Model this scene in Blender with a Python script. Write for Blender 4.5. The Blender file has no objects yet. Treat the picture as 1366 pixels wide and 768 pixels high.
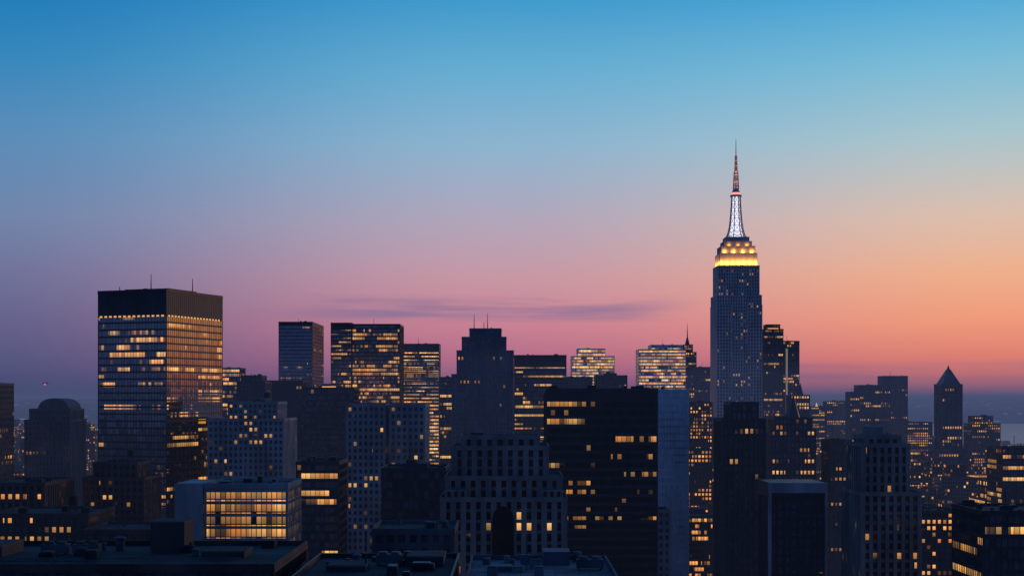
import bpy, math, random
from mathutils import Vector
random.seed(7)
scene=bpy.context.scene
scene.view_settings.view_transform='Standard'
scene.view_settings.look='None'
scene.view_settings.exposure=0

def L(r,g,b):
    f=lambda c:(c/255/12.92) if c/255<=.04045 else ((c/255+.055)/1.055)**2.4
    return (f(r),f(g),f(b),1)

# ------------------------------------------------------------ node helper
class N:
    def __init__(s,nt): s.nt=nt
    def n(s,t,**k):
        x=s.nt.nodes.new(t)
        for a,b in k.items(): setattr(x,a,b)
        return x
    def put(s,node,i,v):
        if isinstance(v,bpy.types.NodeSocket): s.nt.links.new(v,node.inputs[i])
        elif v is not None: node.inputs[i].default_value=v
    def m(s,op,a,b=None,c=None,clamp=False):
        x=s.n('ShaderNodeMath',operation=op); x.use_clamp=clamp
        s.put(x,0,a); s.put(x,1,b); s.put(x,2,c)
        return x.outputs[0]
    def v(s,op,a,b=None):
        x=s.n('ShaderNodeVectorMath',operation=op); s.put(x,0,a); s.put(x,1,b)
        return x.outputs[0]
    def mr(s,v,a,b,c=0,d=1,smooth=False):
        x=s.n('ShaderNodeMapRange'); x.interpolation_type='SMOOTHSTEP' if smooth else 'LINEAR'
        s.put(x,0,v); s.put(x,1,a); s.put(x,2,b); s.put(x,3,c); s.put(x,4,d)
        return x.outputs[0]
    def mix(s,f,a,b,t='MIX'):
        x=s.n('ShaderNodeMix',data_type='RGBA',blend_type=t)
        s.put(x,0,f); s.put(x,6,a); s.put(x,7,b); return x.outputs[2]
    def xyz(s,x=0,y=0,z=0):
        c=s.n('ShaderNodeCombineXYZ'); s.put(c,0,x); s.put(c,1,y); s.put(c,2,z); return c.outputs[0]

# ------------------------------------------------------------ sky
world=bpy.data.worlds.new("World"); scene.world=world; world.use_nodes=True
nt=world.node_tree; nt.nodes.clear(); g=N(nt)
tc=g.n('ShaderNodeTexCoord'); sx=g.n('ShaderNodeSeparateXYZ'); nt.links.new(tc.outputs['Generated'],sx.inputs[0])
X,Y,Z=sx.outputs
az=g.m('ARCTAN2',X,Y)
zc=g.m('MAXIMUM',Z,0.0)
p=g.m('SQRT',zc)
def ramp(stops):
    r=g.n('ShaderNodeValToRGB'); cr=r.color_ramp
    cr.elements[0].position=stops[0][0]; cr.elements[0].color=stops[0][1]
    cr.elements[1].position=stops[-1][0]; cr.elements[1].color=stops[-1][1]
    for q,c in stops[1:-1]:
        e=cr.elements.new(q); e.color=c
    nt.links.new(p,r.inputs[0]); return r.outputs[0]
P=[0,.0725,.115,.162,.229,.29,.348,.417,.47,.518,.75,1]
zen=[L(24,84,146),L(12,46,98)]
left=ramp(list(zip(P,[L(60,70,106),L(66,74,114),L(74,78,120),L(86,86,128),L(100,98,140),L(112,114,154),L(112,132,170),L(88,140,184),L(52,134,187),L(22,120,184)]+zen)))
mid=ramp(list(zip(P,[L(92,78,116),L(118,84,126),L(148,92,132),L(180,108,138),L(203,130,148),L(198,150,164),L(178,164,184),L(140,179,206),L(104,173,209),L(62,154,204)]+zen)))
right=ramp(list(zip(P,[L(100,84,118),L(136,94,122),L(184,108,118),L(224,126,114),L(240,154,122),L(237,174,140),L(219,189,172),L(166,196,205),L(120,186,214),L(68,163,213)]+zen)))
gold=ramp([(0,L(120,86,100)),(.1,L(190,110,90)),(.2,L(246,160,100)),(.3,L(250,190,130)),(.42,L(226,200,170)),(.55,L(140,180,200)),(.75,L(24,84,146)),(1,L(12,46,98))])
back=ramp([(0,L(44,60,98)),(.25,L(52,74,120)),(.45,L(50,88,146)),(.75,L(28,76,132)),(1,L(12,46,98))])
c=g.mix(g.mr(az,-.36,0,smooth=True),left,mid)
c=g.mix(g.mr(az,-.02,.34,smooth=True),c,right)
c=g.mix(g.mr(az,.36,.7,smooth=True),c,gold)
absaz=g.m('ABSOLUTE',g.m('SUBTRACT',az,.3))
c=g.mix(g.mr(absaz,.9,1.9,smooth=True),c,back)
# thin streaky cloud
vec=g.xyz(g.m('MULTIPLY',az,9.0),g.m('MULTIPLY',Z,170.0),3.3)
nz=g.n('ShaderNodeTexNoise'); nt.links.new(vec,nz.inputs['Vector']); nz.inputs['Scale'].default_value=.55; nz.inputs['Detail'].default_value=5
def band(v,a,b,c_,d): return g.m('MULTIPLY',g.mr(v,a,b,smooth=True),g.mr(v,c_,d,1,0,smooth=True))
c1=g.m('MULTIPLY',band(Z,.051,.058,.066,.073),band(az,-.20,-.08,.06,.14))
c1=g.m('MULTIPLY',c1,g.mr(nz.outputs[0],.34,.56,smooth=True))
c=g.mix(g.m('MULTIPLY',c1,.8),c,L(134,112,150))
c2=g.m('MULTIPLY',band(Z,.010,.015,.021,.026),band(az,.10,.2,.7,.9))
c2=g.m('MULTIPLY',c2,g.mr(nz.outputs[0],.3,.6,smooth=True))
c=g.mix(g.m('MULTIPLY',c2,.55),c,L(124,98,138))
sky=g.n('ShaderNodeTexSky',sky_type='NISHITA'); sky.sun_disc=False; sky.sun_elevation=math.radians(1.0); sky.sun_rotation=math.radians(38)
bg0=g.n('ShaderNodeBackground'); nt.links.new(sky.outputs[0],bg0.inputs[0]); bg0.inputs[1].default_value=.0025
bg=g.n('ShaderNodeBackground'); nt.links.new(c,bg.inputs[0]); bg.inputs[1].default_value=1
ad=g.n('ShaderNodeAddShader'); nt.links.new(bg0.outputs[0],ad.inputs[0]); nt.links.new(bg.outputs[0],ad.inputs[1])
ow=g.n('ShaderNodeOutputWorld'); nt.links.new(ad.outputs[0],ow.inputs[0])

# weak afterglow from the set sun
sl=bpy.data.lights.new("sun","SUN"); sl.energy=.12; sl.angle=math.radians(8); sl.color=(1,.55,.42)
so=bpy.data.objects.new("sun",sl); scene.collection.objects.link(so)
az0,el=math.radians(38),math.radians(3)
dv=Vector((math.sin(az0)*math.cos(el),math.cos(az0)*math.cos(el),math.sin(el)))
so.rotation_euler=dv.to_track_quat('Z','Y').to_euler()

# ------------------------------------------------------------ materials
def mat(name):
    m=bpy.data.materials.new(name); m.use_nodes=True; m.node_tree.nodes.clear()
    h=N(m.node_tree); o=h.n('ShaderNodeOutputMaterial'); b=h.n('ShaderNodeBsdfPrincipled')
    m.node_tree.links.new(b.outputs[0],o.inputs[0])
    try: m.cycles.emission_sampling='NONE'
    except Exception: pass
    return m,h,b
def frame_mat(name,col,rough=.8,var=.35,metal=0):
    m,h,b=mat(name)
    t=h.n('ShaderNodeTexCoord')
    n1=h.n('ShaderNodeTexNoise'); n1.inputs['Scale'].default_value=.12; n1.inputs['Detail'].default_value=4
    h.put(n1,'Vector',h.v('MULTIPLY',t.outputs['Object'],(1,1,.3)))
    f=h.mr(n1.outputs[0],.35,.65,1-var,1+var)
    h.put(b,'Base Color',h.v('MULTIPLY',h.xyz(*col),h.xyz(f,f,f)))
    b.inputs['Roughness'].default_value=rough; b.inputs['Metallic'].default_value=metal
    return m
def glass_mat(name,T,strength=1.0,base=(.015,.02,.03),refl=0.0,rough=.12,row=.62,run=.25,cell=.13,warm=(1,.35,.055),pale=(1,.58,.19),wall=None,wm=(.05,.95,.25,.88),wob=.03,spread=.12,cv=.4,bmin=.17):
    m,h,b=mat(name)
    uv=h.n('ShaderNodeUVMap'); s=h.n('ShaderNodeSeparateXYZ'); h.put(s,0,uv.outputs[0])
    u,v=s.outputs[0],s.outputs[1]
    fu,fv=h.m('FLOOR',u),h.m('FLOOR',v)
    fru,frv=h.m('FRACT',u),h.m('FRACT',v)
    def wn(vec):
        w=h.n('ShaderNodeTexWhiteNoise',noise_dimensions='3D'); h.put(w,'Vector',vec); return w
    wc=wn(h.xyz(fu,fv,.5)); wr=wn(h.xyz(h.m('FLOOR',h.m('MULTIPLY',u,1/23.0)),fv,4.5)); wu=wn(h.xyz(h.m('FLOOR',h.m('ADD',h.m('MULTIPLY',u,1/4.0),h.m('MULTIPLY',fv,.37))),fv,9.5))
    sc=h.m('ADD',h.m('ADD',h.m('MULTIPLY',wr.outputs[0],row),h.m('MULTIPLY',wu.outputs[0],run)),h.m('MULTIPLY',wc.outputs[0],cell))
    big=h.n('ShaderNodeTexNoise'); big.inputs['Scale'].default_value=.07; big.inputs['Detail'].default_value=1; h.put(big,'Vector',h.xyz(u,h.m('MULTIPLY',v,1.6),0))
    sc=h.m('ADD',sc,h.m('MULTIPLY',h.m('SUBTRACT',big.outputs[0],.5),.55))
    lit=h.mr(sc,T,T+spread)
    cs=h.n('ShaderNodeSeparateXYZ'); h.put(cs,0,wc.outputs[1])
    us=h.n('ShaderNodeSeparateXYZ'); h.put(us,0,wu.outputs[1])
    rb=h.m('MULTIPLY',h.m('POWER',us.outputs[0],1.5),h.m('ADD',h.m('MULTIPLY',cs.outputs[0],.7),.35))
    br=h.m('ADD',rb,bmin)
    mask=h.m('MULTIPLY',h.m('MULTIPLY',h.m('GREATER_THAN',fru,wm[0]),h.m('LESS_THAN',fru,wm[1])),h.m('MULTIPLY',h.m('GREATER_THAN',frv,wm[2]),h.m('LESS_THAN',frv,wm[3])))
    grad=h.m('ADD',h.m('MULTIPLY',frv,.7),.45)
    e=h.m('MULTIPLY',h.m('MULTIPLY',h.m('MULTIPLY',lit,br),h.m('MULTIPLY',mask,grad)),strength)
    h.put(b,'Emission Color',h.mix(h.m('ADD',h.m('MULTIPLY',us.outputs[1],.7),h.m('MULTIPLY',cs.outputs[1],.3)),(*warm,1),(*pale,1)))
    h.put(b,'Emission Strength',e)
    bc=h.mix(cs.outputs[2],tuple(x*(1-cv) for x in base)+(1,),tuple(x*(1+cv) for x in base)+(1,))
    if wall: bc=h.mix(mask,(*wall,1),bc); h.put(b,'Roughness',h.mr(mask,0,1,.8,rough)); h.put(b,'Metallic',h.m('MULTIPLY',mask,refl))
    else: b.inputs['Roughness'].default_value=rough; b.inputs['Metallic'].default_value=refl
    h.put(b,'Base Color',bc)
    geo=h.n('ShaderNodeNewGeometry')
    off=h.v('MULTIPLY',h.v('SUBTRACT',wc.outputs[1],(.5,.5,.5)),(wob,wob,wob))
    h.put(b,'Normal',h.v('NORMALIZE',h.v('ADD',geo.outputs['Normal'],off)))
    return m
def emis(name,col,s):
    m,h,b=mat(name); b.inputs['Base Color'].default_value=(.1,.1,.1,1); b.inputs['Emission Color'].default_value=(*col,1); b.inputs['Emission Strength'].default_value=s; return m

F={ 'dark':frame_mat('dark_metal_cladding',(.028,.034,.046),.5),
    'navy':frame_mat('blue_grey_cladding',(.09,.115,.16),.6),
    'mid':frame_mat('weathered_concrete',(.09,.10,.125)),
    'stone':frame_mat('limestone',(.20,.195,.20)),
    'pale':frame_mat('pale_brick',(.26,.29,.33)),
    'white':frame_mat('white_concrete',(.42,.40,.42)),
    'brown':frame_mat('brown_brick',(.09,.058,.052)),
    'lime':frame_mat('brightened_limestone',(.50,.51,.54),.8,.15),  # shaft stone made paler in place of soft floodlighting on it
    'steel':frame_mat('bright_aluminium',(.46,.57,.66),.4,metal=.3)}
WP=(.12,.88,.2,.9)
G={ 'off':glass_mat('dark_office_glass',.88,.8,base=(.10,.12,.16),refl=.4),
    'few':glass_mat('office_glass_few_lit',.69,1.2,base=(.12,.13,.16),refl=.5),
    'some':glass_mat('office_glass_some_lit',.56,1.25,base=(.12,.13,.15),refl=.5),
    'blaze':glass_mat('office_glass_lit_sunset',.25,1.6,row=.3,run=.4,cell=.3,pale=(1,.68,.30),base=(.2,.2,.22),refl=.5,spread=.2,bmin=.2),  # lit windows; their glow also stands in for golden sunset reflection
    'mirror':glass_mat('reflective_glass',.68,1.15,base=(.36,.34,.35),refl=.9,rough=.05,wob=.014,cv=.12),
    'blue':glass_mat('blue_reflective_glass',.76,.9,base=(.24,.28,.36),refl=.8,rough=.1,wob=.015,cv=.15),
    'paleblue':glass_mat('pale_slab_glass',1.5,.0,base=(.50,.62,.74),refl=.4,rough=.3,cv=.1),
    'dim':glass_mat('old_windows',.75,.9,row=.1,run=.35,cell=.55,wm=WP),
    'amber':glass_mat('amber_windows',.53,1.4,row=.3,run=.35,cell=.35,warm=(1,.30,.05),pale=(1,.5,.14),wm=(.1,.9,.25,.85)),
}
ROOF=frame_mat('roof_membrane',(.032,.034,.042),.9,.5)
ROOFP=frame_mat('pale_roof_gravel',(.17,.175,.20),.9,.3)
EM=emis('warm_lamp_glow',(1,.5,.15),.9)
BEA=emis('red_beacon',(1,.10,.07),.5)

# ------------------------------------------------------------ mesh builder
class MB:
    def __init__(s): s.v=[];s.f=[];s.m=[];s.uv=[]
    def face(s,idx,mat,uv=None):
        s.f.append(idx); s.m.append(mat); s.uv.extend(uv if uv else [(0.0,0.0)]*len(idx))
    def box(s,x0,x1,y0,y1,z0,z1,mat=0,cells=None,top=None,seed=0):
        b=len(s.v)
        s.v+= [(x0,y0,z0),(x1,y0,z0),(x1,y1,z0),(x0,y1,z0),(x0,y0,z1),(x1,y0,z1),(x1,y1,z1),(x0,y1,z1)]
        if cells:
            nx,ny,nf=cells
            def q(o,n): 
                o+=seed; return [(o,seed),(o+n,seed),(o+n,seed+nf),(o,seed+nf)]
            us=[q(0,nx),q(101,ny),q(203,nx),q(307,ny)]
        else: us=[None]*4
        for k,(a,c) in enumerate(((0,1),(1,2),(2,3),(3,0))):
            s.face((b+a,b+c,b+c+4,b+a+4),mat,us[k])
        s.face((b+4,b+5,b+6,b+7),top if top is not None else (0 if cells else mat))
        s.face((b+3,b+2,b+1,b),mat if not cells else 0)
    def prism(s,pts0,pts1,mat=0,cap=True,uvn=None):
        n=len(pts0); b=len(s.v); s.v+=list(pts0)+list(pts1)
        for i in range(n):
            j=(i+1)%n; s.face((b+i,b+j,b+n+j,b+n+i),mat)
        if cap: s.face(tuple(b+n+i for i in range(n)),mat); s.face(tuple(b+i for i in reversed(range(n))),mat)
    def cyl(s,x,y,r0,r1,z0,z1,mat=0,n=12,ph=0):
        a=[(x+r0*math.cos(2*math.pi*i/n+ph),y+r0*math.sin(2*math.pi*i/n+ph),z0) for i in range(n)]
        c=[(x+r1*math.cos(2*math.pi*i/n+ph),y+r1*math.sin(2*math.pi*i/n+ph),z1) for i in range(n)]
        s.prism(a,c,mat)
    def beam(s,p0,p1,r,mat=0,r1=None):
        p0,p1=Vector(p0),Vector(p1); d=(p1-p0).normalized()
        u=d.cross(Vector((0,0,1)));
        if u.length<.05: u=Vector((1,0,0))
        u.normalize(); w=d.cross(u); r1=r if r1 is None else r1
        A=[tuple(p0+(u*a+w*c)*r) for a,c in((-1,-1),(1,-1),(1,1),(-1,1))]
        B=[tuple(p1+(u*a+w*c)*r1) for a,c in((-1,-1),(1,-1),(1,1),(-1,1))]
        s.prism(A,B,mat)
    def obj(s,name,mats,loc=(0,0,0),rot=0):
        me=bpy.data.meshes.new(name); me.from_pydata(s.v,[],s.f)
        l=me.uv_layers.new(name='UVMap'); l.data.foreach_set('uv',[c for t in s.uv for c in t])
        me.polygons.foreach_set('material_index',s.m)
        for m in mats: me.materials.append(m)
        me.update(); o=bpy.data.objects.new(name,me); scene.collection.objects.link(o)
        o.location=loc; o.rotation_euler=(0,0,rot); return o

ST={ # floor, bay, spandrel h, spandrel t, pier w, pier t
 'ribbon':(3.7,1.9,1.3,.12,.14,.2),
 'curtain':(3.8,1.9,1.0,.05,.12,.09),
 'band':(3.6,1.8,1.5,.25,.12,.12),
 'grid':(3.4,2.7,1.5,.2,1.2,.4),
 'ribs':(3.7,2.6,1.2,.15,1.05,.7),
 'fine':(3.8,1.6,1.2,.12,.30,.4),
 'pilaster':(3.5,3.0,1.3,.15,1.35,.8),
 'loft':(3.6,1.5,.9,.15,.22,.25),
 'deco':(3.6,3.4,1.1,.15,1.9,.9),
 'landmark':(3.7,2.9,1.4,.12,1.6,.4),
}
seedc=[11]
def tier(m,x0,x1,y0,y1,z0,z1,style,mech=0,top=2,parapet=.9):
    fl,bay,sp,t,pw,t2=ST[style]
    W,D=x1-x0,y1-y0
    nx=max(2,round(W/bay)); ny=max(2,round(D/bay)); nf=max(1,round((z1-z0-mech)/fl)); fh=(z1-z0-mech)/nf
    seedc[0]+=500; sd=seedc[0]%9000
    m.box(x0,x1,y0,y1,z0-.2,z1-.1,1,cells=(nx,ny,nf),seed=sd)
    for k in range(1,nf):
        z=z0+k*fh; m.box(x0-t,x1+t,y0-t,y1+t,z-sp/2,z+sp/2,0)
    m.box(x0-t,x1+t,y0-t,y1+t,z1-mech-sp*.6,z1-.2,0)
    for i in range(1,nx):
        x=x0+i*W/nx; m.box(x-pw/2,x+pw/2,y0-t2,y1+t2,z0-.1,z1-.3,0)
    for i in range(1,ny):
        y=y0+i*D/ny; m.box(x0-t2-.02,x1+t2+.02,y-pw/2,y+pw/2,z0-.12,z1-.32,0)
    cw=max(pw*.6,.4); o=t2+.06
    for cx,sx_ in((x0,-1),(x1,1)):
        for cy,sy in((y0,-1),(y1,1)):
            xa,xb=sorted((cx+sx_*o,cx-sx_*cw)); ya,yb=sorted((cy+sy*o,cy-sy*cw))
            m.box(xa,xb,ya,yb,z0-.14,z1-.25,0)
    t3=t2+.2
    m.box(x0-t3,x1+t3,y0-t3,y1+t3,z1-.7,z1,0,top=top)
    if parapet:
        a=t3-.05; w=.35; h=z1+parapet; zb=z1-.05
        m.box(x0-a,x1+a,y0-a,y0-a+w,zb,h); m.box(x0-a,x1+a,y1+a-w,y1+a,zb,h)
        m.box(x0-a,x0-a+w,y0-a+w,y1+a-w,zb,h); m.box(x1+a-w,x1+a,y0-a+w,y1+a-w,zb,h)
def clutter(m,x0,x1,y0,y1,z,rng,n=5,h=2.2,pent=0):
    W,D=x1-x0,y1-y0
    if pent:
        m.box(x0+W*.28,x1-W*.3,y0+D*.3,y1-D*.25,z-.05,z+pent,0,top=2)
        m.box(x0+W*.35,x0+W*.5,y0+D*.35,y1-D*.4,z+pent-.05,z+pent+1.3,2)
    for i in range(n):
        w,d,hh=rng.uniform(1,min(4,W*.2)),rng.uniform(1,min(4,D*.2)),rng.uniform(.7,h)
        x=rng.uniform(x0+1,x1-w-1); y=rng.uniform(y0+1,y1-d-1)
        if rng.random()<.65:
            m.box(x,x+w,y,y+d,z-.03,z+hh,2); m.box(x+.15,x+w-.15,y+.15,y+d-.15,z+hh-.02,z+hh+.25,0)
        else: m.cyl(x+w/2,y+d/2,w*.3,w*.3,z-.03,z+hh,0,10)
    if rng.random()<.5:
        m.beam((x0+W*.4,y0+D*.5,z),(x0+W*.4,y0+D*.5,z+rng.uniform(5,9)),.15,0)
def water_tank(m,x,y,z):
    for a in((-1,-1),(1,-1),(1,1),(-1,1)): m.beam((x+a[0]*1.3,y+a[1]*1.3,z-.1),(x+a[0]*1.1,y+a[1]*1.1,z+2.6),.14,0)
    m.cyl(x,y,1.9,1.9,z+2.6,z+2.8,0,14); m.cyl(x,y,1.75,1.65,z+2.79,z+6,2,14); m.cyl(x,y,1.9,.1,z+5.98,z+7.2,0,14)
def tower(name,tiers,style,gl,fr,origin=None,rot=0,mech=0,pent=0,extra=None,mats=None,cl=5,roof=None,tank=False):
    m=MB(); rng=random.Random(len(bpy.data.objects)*13+5)
    a=tiers[0]
    if origin is None: ox,oy=(a[0]+a[1])/2,a[2]+a[3]/2
    else: ox,oy=0,0
    for i,tr in enumerate(tiers):
        x0,x1,y0,D,z0,z1=tr[:6]; st=tr[6] if len(tr)>6 else style
        last=i==len(tiers)-1
        tier(m,x0-ox,x1-ox,y0-oy,y0+D-oy,z0,z1,st,mech=mech if last else 0)
        if x1-x0>8: clutter(m,x0-ox,x1-ox,y0-oy,y0+D-oy,z1,rng,cl if last else 0,pent=pent if last else 0)
    if tank: water_tank(m,x0-ox+(x1-x0)*.7,y0-oy+D*.5,z1)
    if extra: extra(m,ox,oy)
    o=origin or (ox,oy)
    return m.obj(name,[F[fr],G[gl] if isinstance(gl,str) else gl,roof or ROOF,EM]+(mats or []),(o[0],o[1],0),rot)

# ------------------------------------------------------------ ground, river, far shore
def land_mat(name,col,dots,scale):
    m,h,b=mat(name); t=h.n('ShaderNodeTexCoord')
    n=h.n('ShaderNodeTexNoise'); n.inputs['Scale'].default_value=.002; n.inputs['Detail'].default_value=8; h.put(n,'Vector',t.outputs['Object'])
    f=h.mr(n.outputs[0],.3,.7,.5,1.5); h.put(b,'Base Color',h.v('MULTIPLY',h.xyz(*col),h.xyz(f,f,f)))
    vo=h.n('ShaderNodeTexVoronoi'); vo.inputs['Scale'].default_value=scale; h.put(vo,'Vector',t.outputs['Object'])
    cs=h.n('ShaderNodeSeparateXYZ'); h.put(cs,0,vo.outputs['Color'])
    e=h.m('MULTIPLY',h.m('LESS_THAN',vo.outputs['Distance'],.15),h.m('GREATER_THAN',cs.outputs[0],.5))
    b.inputs['Emission Color'].default_value=(1,.5,.2,1); h.put(b,'Emission Strength',h.m('MULTIPLY',e,dots)); b.inputs['Roughness'].default_value=1
    return m
gm=MB(); gm.v=[(-30000,-3000,0),(30000,-3000,0),(30000,60000,0),(-30000,60000,0)]; gm.face((0,1,2,3),0)
gm.obj('ground',[land_mat('city_ground',(.05,.06,.08),1.0,.02)])
rm=MB()
for i in range(-6,9):
    x=i*150+70; rm.box(x-14,x+14,100,4200,.001,.15,2); rm.box(x-9,x+9,100,4200,.10,.154,0)
    for k in(-3,0,3): rm.box(x+k-.08,x+k+.08,100,4200,.12,.158,1)
for j in range(3,40):
    y=j*100; rm.box(-900,1300,y-4,y+4,.05,.162,0)
rm.obj('road',[frame_mat('asphalt',(.05,.05,.052),.85),frame_mat('road_paint',(.7,.7,.66),.7),frame_mat('pavement',(.22,.22,.22),.9)])
wm_,h,b=mat('river_water'); b.inputs['Base Color'].default_value=(.12,.14,.19,1); b.inputs['Roughness'].default_value=.3; b.inputs['Specular IOR Level'].default_value=1.0
t=h.n('ShaderNodeTexCoord'); nn=h.n('ShaderNodeTexNoise'); nn.inputs['Scale'].default_value=.03; nn.inputs['Detail'].default_value=5; h.put(nn,'Vector',t.outputs['Object'])
bp=h.n('ShaderNodeBump'); bp.inputs['Strength'].default_value=.6; bp.inputs['Distance'].default_value=4; h.put(bp,'Height',nn.outputs[0]); h.put(b,'Normal',bp.outputs[0])
w=MB(); w.v=[(600,4700,.8),(5000,3300,.8),(30000,3000,.8),(30000,8200,.8),(9000,8400,.8),(3000,8700,.8),(1500,8300,.8)]; w.face(tuple(range(7)),0); w.obj('river',[wm_])
hm=MB(); rr=random.Random(3)
nxh=160; rows=[(9600,0),(11000,.45),(13500,.8),(17000,1),(24000,.9)]
for r,(yy,k) in enumerate(rows):
    for i in range(nxh+1):
        x=-22000+44000*i/nxh
        hh=k*(135+28*math.sin(x*.00063+r)+18*math.sin(x*.0019+2*r)+rr.uniform(-7,7))+(.3 if k==0 else 0)
        hm.v.append((x,yy,hh))
for r in range(len(rows)-1):
    for i in range(nxh):
        a=r*(nxh+1)+i; hm.face((a,a+1,a+nxh+2,a+nxh+1),0)
hm.obj('hills',[land_mat('far_shore',(.06,.09,.14),1.2,.006)])

# evening haze lying over the city (homogeneous thin air volume)
hz_=bpy.data.materials.new('evening_haze'); hz_.use_nodes=True; hz_.node_tree.nodes.clear(); h=N(hz_.node_tree)
o=h.n('ShaderNodeOutputMaterial'); va=h.n('ShaderNodeVolumeAbsorption'); va.inputs['Color'].default_value=(0,0,0,1); dens=1/8000; va.inputs['Density'].default_value=dens
ve=h.n('ShaderNodeEmission'); ve.inputs['Color'].default_value=(.064,.084,.175,1); ve.inputs['Strength'].default_value=dens  # volume glows by itself, standing in for scattered sky light
aa=h.n('ShaderNodeAddShader'); h.put(aa,0,va.outputs[0]); h.put(aa,1,ve.outputs[0]); hz_.node_tree.links.new(aa.outputs[0],o.inputs['Volume'])
vm=MB(); vm.box(-28000,28000,320,28000,-2,190,0); vm.obj('haze',[hz_])

# ------------------------------------------------------------ mass of lower city blocks
dm=MB(); rg=random.Random(21)
y=960
while y<4500:
    x=-.62*y
    while x<.62*y+200:
        wd=rg.uniform(18,46); dp=rg.uniform(20,42)
        if y<1700: hz=rg.uniform(30,92)
        else: hz=rg.uniform(22,85)+ (rg.uniform(10,42) if rg.random()<.18 else 0)
        if y>3600: hz*=.6
        if x>500 and y>3700 : hz*=.5
        if x/y>.285 and y>1700: hz=min(hz,max(12,160-.0405*y-rg.uniform(0,15)))
        jy=rg.uniform(0,20); seedc[0]+=37
        nx,ny,nf=round(wd/2.6),round(dp/2.6),max(2,round(hz/3.5))
        dm.box(x,x+wd,y+jy,y+jy+dp,0,hz,rg.choice((0,0,1,2)),cells=(nx,ny,nf),top=3,seed=seedc[0]%9000)
        if rg.random()<.6:
            k=rg.uniform(.15,.3); h2=hz+rg.uniform(4,14)
            dm.box(x+wd*k,x+wd*(1-k),y+jy+dp*k,y+jy+dp*(1-k),hz-.1,h2,rg.choice((0,1,2)),cells=(round(wd/4),round(dp/4),3),top=3,seed=seedc[0]%9000)
        if rg.random()<.4:
            cx,cy=x+wd*rg.uniform(.15,.3),y+jy+dp*.4
            dm.cyl(cx,cy,2.2,2.2,hz+2,hz+6,3,8); dm.cyl(cx,cy,2.4,.2,hz+6,hz+7.6,3,8); dm.cyl(cx,cy,1.2,1.2,hz-.1,hz+2,3,6)
        x+=wd+rg.choice((2,3,16))
    y+=62 if y<1800 else 80
W=(.2,.8,.22,.78)
dm.obj('distant_buildings',[glass_mat('block_brick',.64,1.5,row=.15,run=.35,cell=.5,wall=(.06,.052,.058),wm=W,warm=(1,.30,.05),pale=(1,.55,.2)),
  glass_mat('block_stone',.68,1.5,row=.15,run=.35,cell=.5,wall=(.12,.125,.145),wm=W),
  glass_mat('block_glass',.60,1.3,wall=(.04,.045,.055),wm=(.06,.94,.25,.8)),ROOF])

# ------------------------------------------------------------ named towers
T=tower
T('office_tower',[(-385,-343,950,30,0,169)],'ribbon','few','dark')
def dome(m,ox,oy):
    n=14; x0,x1=-349-ox,-326-ox; y0,y1=1048-oy,1078-oy
    A=[];B=[]
    for i in range(n+1):
        a=math.pi*i/n; A.append(((x0+x1)/2+(x1-x0)/2*math.cos(a),y0,150+9.5*math.sin(a)**.75)); B.append((A[-1][0],y1,A[-1][2]))
    m.prism(A,B,0)
T('domed_office_tower',[(-357,-324,1045,36,0,143),(-354,-325,1047,32,143,151)],'ribs','off','mid',extra=dome,cl=0)
def top3(m,ox,oy):
    for x,y,hh in((-30,30,12),(-12,44,10),(-38,12,4)):
        m.beam((x,y,217),(x,y,217+hh),.25,0,.12); m.cyl(x,y,.3,.3,217+hh-.3,217+hh+.3,4,8)
    m.box(-36,-8,14,42,216.9,219.5,0,top=2)
    for i in range(14):   # lit slots in the louvred plant-room band
        x=-42+i*3.0; m.box(x,x+1.5,-.36,-.2,203.3,204.1,3)
    for i in range(17):
        y=1.5+i*3.1; m.box(.2,.36,y,y+1.4,203.3,204.1,3)
T('dark_glass_skyscraper',[(-43.3,0,0,56,0,217)],'curtain','mirror','dark',origin=(-184.4,760),rot=math.radians(-20),mech=13,extra=top3,mats=[BEA])
T('office_tower',[(-262,-236,1235,25,0,185)],'ribbon','some','mid')
T('office_tower',[(-220,-198,1140,30,0,172),(-217,-201,1143,22,172,177)],'grid','off','dark')
T('office_tower',[(-214,-182,1235,30,0,174)],'ribs','off','dark')
T('slab_skyscraper',[(-249,-213,1520,90,0,240)],'curtain','blue','dark',mech=3)
T('office_skyscraper',[(-149.5,-105,1333,47,0,228),(-169,-150,1330,52,0,229)],'ribbon',glass_mat('gold_row_glass',.50,.95,row=.5,run=.3,cell=.2,base=(.2,.2,.22),refl=.6),'dark',mech=5)
T('glass_office_tower',[(-109,-73,1425,30,0,213)],'band','blaze','navy',mech=6)
T('office_tower',[(-143,-108,950,35,0,150),(-140,-106,952,32,150,166)],'ribbon','off','brown',pent=2,
  extra=lambda m,ox,oy:m.box(-128-ox,-119-ox,960-oy,962-oy,166.2,167.6,3))
T('stone_apartment_building',[(-162,-122,760,45,0,148),(-152,-126,764,30,148,157)],'grid','dim','pale',tank=True)
T('apartment_tower',[(-81,-62.6,700,35,0,156),(-59.8,-43,700,35,0,156),(-62.3,-60.1,706,29,0,153)],'grid','dim','pale')
def t12(m,ox,oy):
    for x,z in((-31,228),(-20,229),(-23,222)): m.beam((x-ox,1165-oy,214),(x-ox,1165-oy,z),.4,0,.15)
T('setback_skyscraper',[(-48,1,1140,46,0,178),(-44,1,1142,42,178,197),(-40,-5,1145,36,197,208),(-34,-9,1150,26,208,215)],'landmark','off','navy',extra=t12,cl=3)
T('office_tower',[(-66,-54,1300,25,0,178)],'ribbon','few','dark')
T('office_tower',[(2,47,1235,35,0,196)],'ribbon','some','dark',mech=9)
T('lit_office_tower',[(72,123,1710,40,0,209),(79,112,1714,30,209,218)],'band','blaze','steel')
T('office_tower',[(53,80,1425,30,0,180)],'ribs','off','dark')
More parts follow.
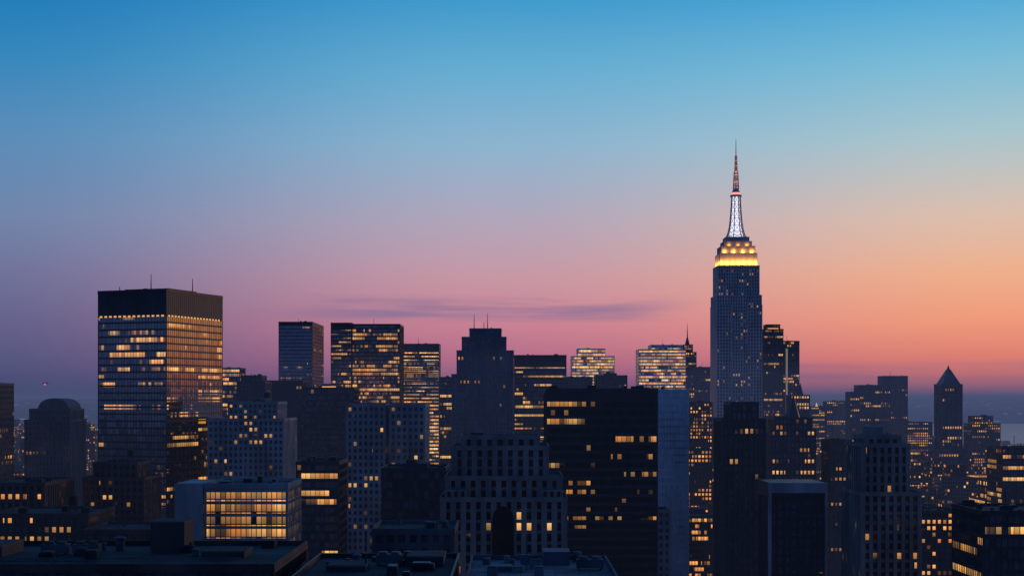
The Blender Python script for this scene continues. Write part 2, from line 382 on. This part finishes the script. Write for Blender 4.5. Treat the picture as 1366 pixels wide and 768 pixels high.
T('office_tower',[(79,107,1330,30,0,180)],'ribs','off','dark',pent=3)
T('black_office_tower',[(14.6,62,608,40,0,163)],'ribbon',glass_mat('black_tower_glass',.70,.7,base=(.006,.007,.01),rough=.2,row=.45,run=.35,cell=.2),'dark',mech=4)
T('pale_slab_tower',[(70,94,760,40,0,163.6)],'fine','paleblue','steel')
T('lit_office_tower',[(144,197,1615,40,0,214),(158,194,1618,34,214,219)],'band','blaze','steel',mech=2)
def sp19(m,ox,oy): m.cyl(258.5-ox,2100-oy,4,1.2,236,248,0,8); m.cyl(258.5-ox,2100-oy,.9,.15,248,269,0,6)
T('spired_tower',[(250,270,2090,25,0,226),(253,265,2092,16,226,237)],'ribs','few','mid',extra=sp19,cl=0)
T('office_tower',[(247,268,1900,25,0,200)],'ribbon','few','mid')
T('brick_apartment_tower',[(166,187,1330,25,0,155)],'grid','amber','brown')
T('brick_apartment_tower',[(140,160,1140,25,0,118)],'grid','amber','brown')
T('narrow_skyscraper',[(319,343.5,1805,38,0,246),(323,340,1808,20,246,252),(344,364,1806,38,0,231)],'fine','few','dark',
  extra=lambda m,ox,oy:[m.box(325-ox,338-ox,1806.5-oy,1807.2-oy,246.5,248,3),m.box(347-ox,349.4-ox,1804.9-oy,1805.3-oy,140,222,4)],mats=[emis('glowing_facade_strip',(.8,.6,.5),.22)])  # bright strip on the facade gets its own glow to look lit
def sp23(m,ox,oy): m.cyl(306-ox,1512-oy,4,.3,161,175,0,6)
T('spired_tower',[(294,313,1500,24,0,162)],'ribs','few','mid',extra=sp23,cl=0)
T('office_tower',[(439,459,2090,24,0,146)],'grid','some','mid',extra=lambda m,ox,oy:m.cyl(449-ox,2100-oy,2,.4,146,152,3,8))
T('office_tower',[(462,492,2090,24,0,154)],'grid','few','stone')
T('office_tower',[(451,463.5,1900,24,0,167),(464.5,505,1902,30,0,176)],'ribs','few','navy')
T('office_tower',[(545,580,2090,30,0,191)],'ribs','off','navy')
T('office_tower',[(555,590,2000,24,0,125)],'grid','some','mid')
def pyr(m,ox,oy):
    x0,x1,y0,y1=459.5-ox,479.5-ox,1520.5-oy,1545-oy; cx,cy=(x0+x1)/2,(y0+y1)/2
    m.prism([(x0,y0,173.5),(x1,y0,173.5),(x1,y1,173.5),(x0,y1,173.5)],[(cx-2,cy-2,190),(cx+2,cy-2,190),(cx+2,cy+2,190),(cx-2,cy+2,190)],0)
    m.cyl(cx,cy,2,.1,189.9,195,0,8)
T('pyramid_roof_tower',[(454,486,1516,34,0,104),(459,480,1520,26,104,173.6)],'ribs','few','navy',extra=pyr,cl=0)
T('office_tower',[(552,586,1710,30,0,128),(556,578,1713,22,128,137)],'grid','some','mid')
T('office_tower',[(327,360,950,30,0,126)],'ribbon','some','dark')
T('ribbed_slab_tower',[(104,124,700,30,0,149),(108.5,121,703,22,149,157)],'ribs','off','dark',cl=2)
T('framed_slab_tower',[(103.5,125,570,25,0,121)],'ribs','off','dark',mech=2,
  extra=lambda m,ox,oy:[m.box(102.6-ox,103.6-ox,568.4-oy,571-oy,0,126,4),m.box(125-ox,125.9-ox,568.4-oy,571-oy,0,126,4),m.box(103.6-ox,125-ox,568.42-oy,571-oy,122,125.98,4),m.box(103-ox,125.6-ox,571.01-oy,595.6-oy,121,125.9,0)],mats=[F['white']],cl=0)
def pin(m,ox,oy): m.cyl(190-ox,962-oy,5,3,145,152,0,8); m.cyl(190-ox,962-oy,3,.2,152,162,0,8)
T('pinnacled_tower',[(173,202,950,30,0,138),(176,200,952,24,138,146)],'ribs','few','dark',extra=pin,cl=0)
T('office_tower',[(212,226,950,24,0,131)],'grid','few','brown')
T('pilastered_brick_tower',[(131,152,532,30,0,124),(132,148.5,535,24,124,142),(134,146,538,16,142,145)],'pilaster','dim','stone',cl=3,
   extra=lambda m,ox,oy:m.box(135-ox,141-ox,541-oy,548-oy,144.9,149,0))
T('lit_office_building',[(218,238,760,25,0,99)],'grid','amber','brown')
T('dark_office_building',[(151,182,456,32,0,123)],'ribbon','some','dark',cl=9)
def portal(m,ox,oy):
    cx,y0,y1=-3-ox,473.4-oy,474.1-oy; n=10
    A=[(cx-3.6,y0,95),(cx+3.6,y0,95)]+[(cx+3.6*math.cos(math.pi*i/n),y0,119+5*math.sin(math.pi*i/n)) for i in range(n+1)]
    m.prism(A,[(a[0],y1,a[2]) for a in A],4)  # thin dark panel set proud; its darkness stands in for a recess
    for x0_,x1_ in((-22.5,-15),(9.5,17)):   # corner pavilions above the shoulder
        m.box(x0_-ox,x1_-ox,474.6-oy,483-oy,126,129.5,0,top=2)
        for k in range(3): m.box(x0_+1+k*2.3-ox,x0_+2+k*2.3-ox,474.4-oy,475-oy,126.6,128.7,4)
T('art_deco_building',[(-23,17.5,475,34,0,126),(-21.5,16,477,30,126,133),(-19.5,11.5,480,26,133,143),(-16.5,8.5,484,18,143,146.5)],'deco','dim','stone',cl=4,extra=portal,mats=[G['dim']])
T('lit_glass_building',[(-90,-66,418,26,75,134)],'loft',glass_mat('bright_office_windows',.16,1.25,row=.1,run=.3,cell=.6,warm=(1,.34,.05),pale=(1,.60,.20),base=(.1,.09,.08),rough=.3,wm=(.0,1,.05,.95),spread=.35,bmin=.25),'pale',cl=8,mech=1.2,
  extra=lambda m,ox,oy:[m.box(-98.8-ox,-90.6-ox,417-oy,440-oy,0,134.8,4),m.box(-90.3-ox,-66-ox,418.5-oy,443-oy,0,75,0)],mats=[F['white']])
T('office_building',[(-48.5,-25,532,28,0,133)],'ribbon','off','dark',pent=2)
T('office_building',[(-35,-15,361,24,0,126)],'grid','off','mid')
T('office_building',[(-92,-74,608,30,0,132)],'ribbon','few','dark')
T('old_brick_building',[(-225,-200,608,40,0,123)],'pilaster','amber','brown')
T('old_brick_building',[(-200,-172,665,32,0,122),(-196,-176,668,24,122,129)],'grid','dim','brown',tank=True)
T('old_brick_building',[(-150,-118,500,30,0,113)],'grid','few','brown')
T('old_brick_building',[(-190,-155,520,34,0,117)],'grid','few','brown',tank=True)
T('office_building',[(95,118,836,25,0,90)],'band','amber','brown')
T('pale_brick_building',[(60,71,640,20,0,109)],'grid','off','pale')

# foreground roofs
def near_roof(name,x0,x1,y0,y1,z,fr,roof,items,gl='dim',sty='grid'):
    def ex(m,ox,oy):
        for it in items:
            if it[0]=='b':
                m.box(it[1]-ox,it[2]-ox,it[3]-oy,it[4]-oy,z-.03,z+it[5],0,top=2)
                m.box(it[1]-.12-ox,it[2]+.12-ox,it[3]-.12-oy,it[4]+.12-oy,z+it[5]-.35,z+it[5]-.05,4)
            if it[0]=='c': m.cyl(it[1]-ox,it[2]-oy,it[3],it[3],z-.03,z+it[4],4,14); m.cyl(it[1]-ox,it[2]-oy,it[3]*1.4,it[3]*1.1,z+it[4]-.02,z+it[4]+.25,4,14)
            if it[0]=='p': 
                m.beam((it[1]-ox,it[3]-oy,z+.5),(it[2]-ox,it[3]-oy,z+.5),.12,4)
                k=it[1]
                while k<it[2]: m.beam((k-ox,it[3]-oy,z-.02),(k-ox,it[3]-oy,z+.5),.07,4); k+=3
            if it[0]=='f':  # cooling unit with fan shrouds
                m.box(it[1]-ox,it[1]+5-ox,it[2]-oy,it[2]+2.4-oy,z+.4,z+2.0,4)
                for q in range(2): m.cyl(it[1]+1.3+q*2.4-ox,it[2]+1.2-oy,.95,.85,z+1.98,z+2.5,0,14)
                for q in (.3,4.6): m.box(it[1]+q-.1-ox,it[1]+q+.1-ox,it[2]+.2-oy,it[2]+2.2-oy,z-.02,z+.41,0)
        # guard rail along the front parapet
        k=x0+1
        while k<x1-1: m.beam((k-ox,y0+.8-oy,z-.02),(k-ox,y0+.8-oy,z+1.7),.035,4); k+=2.0
        m.beam((x0+1-ox,y0+.8-oy,z+1.7),(x1-1-ox,y0+.8-oy,z+1.7),.035,4)
    return T(name,[(x0,x1,y0,y1-y0,0,z)],sty,gl,fr,extra=ex,mats=[F['mid']],roof=roof,cl=12)
near_roof('foreground_office_building',-112,-42,250,290,130,'brown',ROOF,[('b',-70,-63.5,276,284,6),('b',-108,-96,268,280,2.2),('c',-77,280,.9,2.4),('c',-80,279,.5,1.4),('c',-60,270,.6,1.2),('p',-100,-50,262),('p',-95,-75,258),('b',-58,-50,266,274,1.4),('f',-90,272),('f',-84,272)],sty='ribbon',gl='off')
near_roof('foreground_office_building',-38,-11,246,285,128,'dark',ROOF,[('b',-20,-13,270,280,2.0),('c',-30,276,.7,1.5),('b',-34,-27,262,270,1.2),('f',-26,272)])
near_roof('foreground_office_building',-7.5,18,246,281,128,'mid',ROOFP,[('b',6,11,272,279,2.6),('c',0,270,.5,1.2),('b',-4,0,262,266,1.0),('f',12,264)])

# ------------------------------------------------------------ art deco landmark with mast
m=MB(); cx,cy=250,1590
def R(hw,hd,z0,z1,st='landmark',**k): tier(m,-hw,hw,-hd,hd,z0,z1,st,**k)
R(42,34,0,88); R(34,29,88,120); R(24.6,22,120,272)
for sx_ in(-1,1):
    x0,x1=sorted((sx_*24.9,sx_*9)); tier(m,x0,x1,-23.6,23.6,120,262,'landmark',parapet=0)
R(22.6,19,272,305,parapet=.5)
tiers=[(20.3,16.8,305,319),(18.4,15,319,327),(15,13,327,332.5),(12.5,11,332.5,337.5)]
for hw,hd,z0,z1 in tiers:
    hot=z1<330
    m.box(-hw,hw,-hd,hd,z0-.1,z1,4 if hot else 0,top=2,cells=(12,10,3 if z1<320 else 2) if hot else None,seed=4000)
    n=12
    for i in range(n+1):
        x=-hw+2*hw*i/n; m.box(x-.4,x+.4,-hd-.6,hd+.6,z0-.1,z1+.5,0)
    for i in range(11):
        y=-hd+2*hd*i/10; m.box(-hw-.62,hw+.62,y-.4,y+.4,z0-.12,z1+.48,0)
    m.box(-hw-.3,hw+.3,-hd-.3,hd+.3,z1-1.0,z1+.1,0)
prof=[(337.5,12.5),(340.5,10.4),(345,8.8),(352,7.4),(360,6.5),(368,5.9),(376,5.4),(384,5.0)]
for (za,ra),(zb,rb) in zip(prof[:-1],prof[1:]):
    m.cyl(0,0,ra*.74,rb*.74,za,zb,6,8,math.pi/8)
    pa=[(math.cos(a*math.pi/4+math.pi/8),math.sin(a*math.pi/4+math.pi/8)) for a in range(8)]
    for a in range(8):
        c_,s_=pa[a]; c2_,s2_=pa[(a+1)%8]
        m.beam((c_*ra,s_*ra,za),(c_*rb,s_*rb,zb),.40,9,.36)
        m.beam((c_*ra,s_*ra,za),(c2_*rb,s2_*rb,zb),.16,9)
        m.beam((c2_*ra,s2_*ra,za),(c_*rb,s_*rb,zb),.16,9)
    m.cyl(0,0,rb*.95,rb*.95,zb-.3,zb,9,8,math.pi/8)
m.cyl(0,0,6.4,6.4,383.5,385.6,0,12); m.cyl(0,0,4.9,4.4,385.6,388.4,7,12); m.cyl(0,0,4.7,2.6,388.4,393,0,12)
def lat(z0,z1,r0,r1,n,th):
    for k in range(n):
        a=z0+(z1-z0)*k/n; b=z0+(z1-z0)*(k+1)/n; ra=r0+(r1-r0)*k/n; rb=r0+(r1-r0)*(k+1)/n
        P4=[(1,1),(-1,1),(-1,-1),(1,-1)]
        for i in range(4):
            u=P4[i]; v=P4[(i+1)%4]
            m.beam((u[0]*ra,u[1]*ra,a),(u[0]*rb,u[1]*rb,b),th,8)
            m.beam((u[0]*ra,u[1]*ra,a),(v[0]*rb,v[1]*rb,b),th*.6,8)
            m.beam((u[0]*rb,u[1]*rb,b),(v[0]*rb,v[1]*rb,b),th*.6,7 if k%2 else 8)
lat(392,412,2.7,1.8,5,.36); lat(412,430,1.4,.8,6,.28)
m.cyl(0,0,.9,.6,392,430,8,6); m.cyl(0,0,.6,.25,430,448,8,6); m.cyl(0,0,2.1,2.1,411,412.2,7,8)
esb_g=glass_mat('landmark_windows',.76,.55,row=.1,run=.3,cell=.6,base=(.05,.06,.09),wm=WP)
am=glass_mat('crown_windows',.0,1.7,row=0,run=.2,cell=.8,warm=(1,.31,.02),pale=(1,.46,.07),base=(.1,.06,.02),wm=(.0,1,.08,.95),bmin=.38)
m.obj('art_deco_skyscraper',[F['lime'],esb_g,ROOF,EM,am,ROOF,emis('white_mast_glow',(.86,.84,1.0),1.15),emis('pink_mast_glow',(1,.38,.30),1.1),emis('dull_red_glow_steel',(.5,.2,.2),.22),frame_mat('mast_steel',(.26,.26,.32),.5)],(cx,cy,0))  # antenna steel has its own faint red glow, standing in for light on it
# amber floodlights standing on the crown's setbacks
def flood(x,y,z,e,col=(1,.38,.045)):
    l=bpy.data.lights.new('floodlight','POINT'); l.energy=e; l.color=col; l.shadow_soft_size=.6
    o=bpy.data.objects.new('floodlight',l); scene.collection.objects.link(o); o.location=(cx+x,cy+y,z)
for k in range(7):
    x=-19+k*38/6; flood(x,-19.1,308.5,3000)
for k in range(4):
    x=-15+k*10; flood(x,-16.9,321,1700)
for k in range(3):
    x=-10+k*10; flood(x,-15,328.2,500)
for sx_ in(-1,1):
    for y in(-11,0,11): flood(sx_*22.4,y,308.5,3000)

# ------------------------------------------------------------ airliner with beacon
a=MB(); 
for z0,z1,r0,r1 in((-16,-12,.5,1.9),(-12,12,1.9,1.9),(12,19,1.9,.5)):
    A=[(z0,r0*math.cos(i*math.pi/4),r0*math.sin(i*math.pi/4)) for i in range(8)]; B=[(z1,r1*math.cos(i*math.pi/4),r1*math.sin(i*math.pi/4)) for i in range(8)]
    a.prism(A,B,0)
for s_ in(-1,1):
    a.prism([(-4,0,-.6),(4,0,-.6),(8,17*s_,0),(5,17*s_,0)],[(-4,0,-.1),(4,0,-.1),(8,17*s_,.2),(5,17*s_,.2)],0)
    a.prism([(13,0,.3),(17,0,.3),(18,6*s_,.5),(16,6*s_,.5)],[(13,0,.6),(17,0,.6),(18,6*s_,.7),(16,6*s_,.7)],0)
a.prism([(12,-.2,1.5),(18,-.2,1.5),(18,.2,1.5),(12,.2,1.5)],[(17,-.2,6),(19.5,-.2,6),(19.5,.2,6),(17,.2,6)],0)
a.cyl(0,0,3.0,2.0,-5.5,-1.8,1,8)
a.obj('airliner',[F['mid'],emis('landing_light',(1,.22,.18),1.6)],(-1640,5000,210),1.3)

# ------------------------------------------------------------ camera
cam=bpy.data.cameras.new("camera"); co=bpy.data.objects.new("camera",cam); scene.collection.objects.link(co)
co.location=(0,0,160); co.rotation_euler=(math.radians(90),0,0)
cam.sensor_width=36; cam.lens=36*1900/1366; cam.shift_y=(530-384)/1366; cam.clip_end=80000; cam.clip_start=1
scene.camera=co
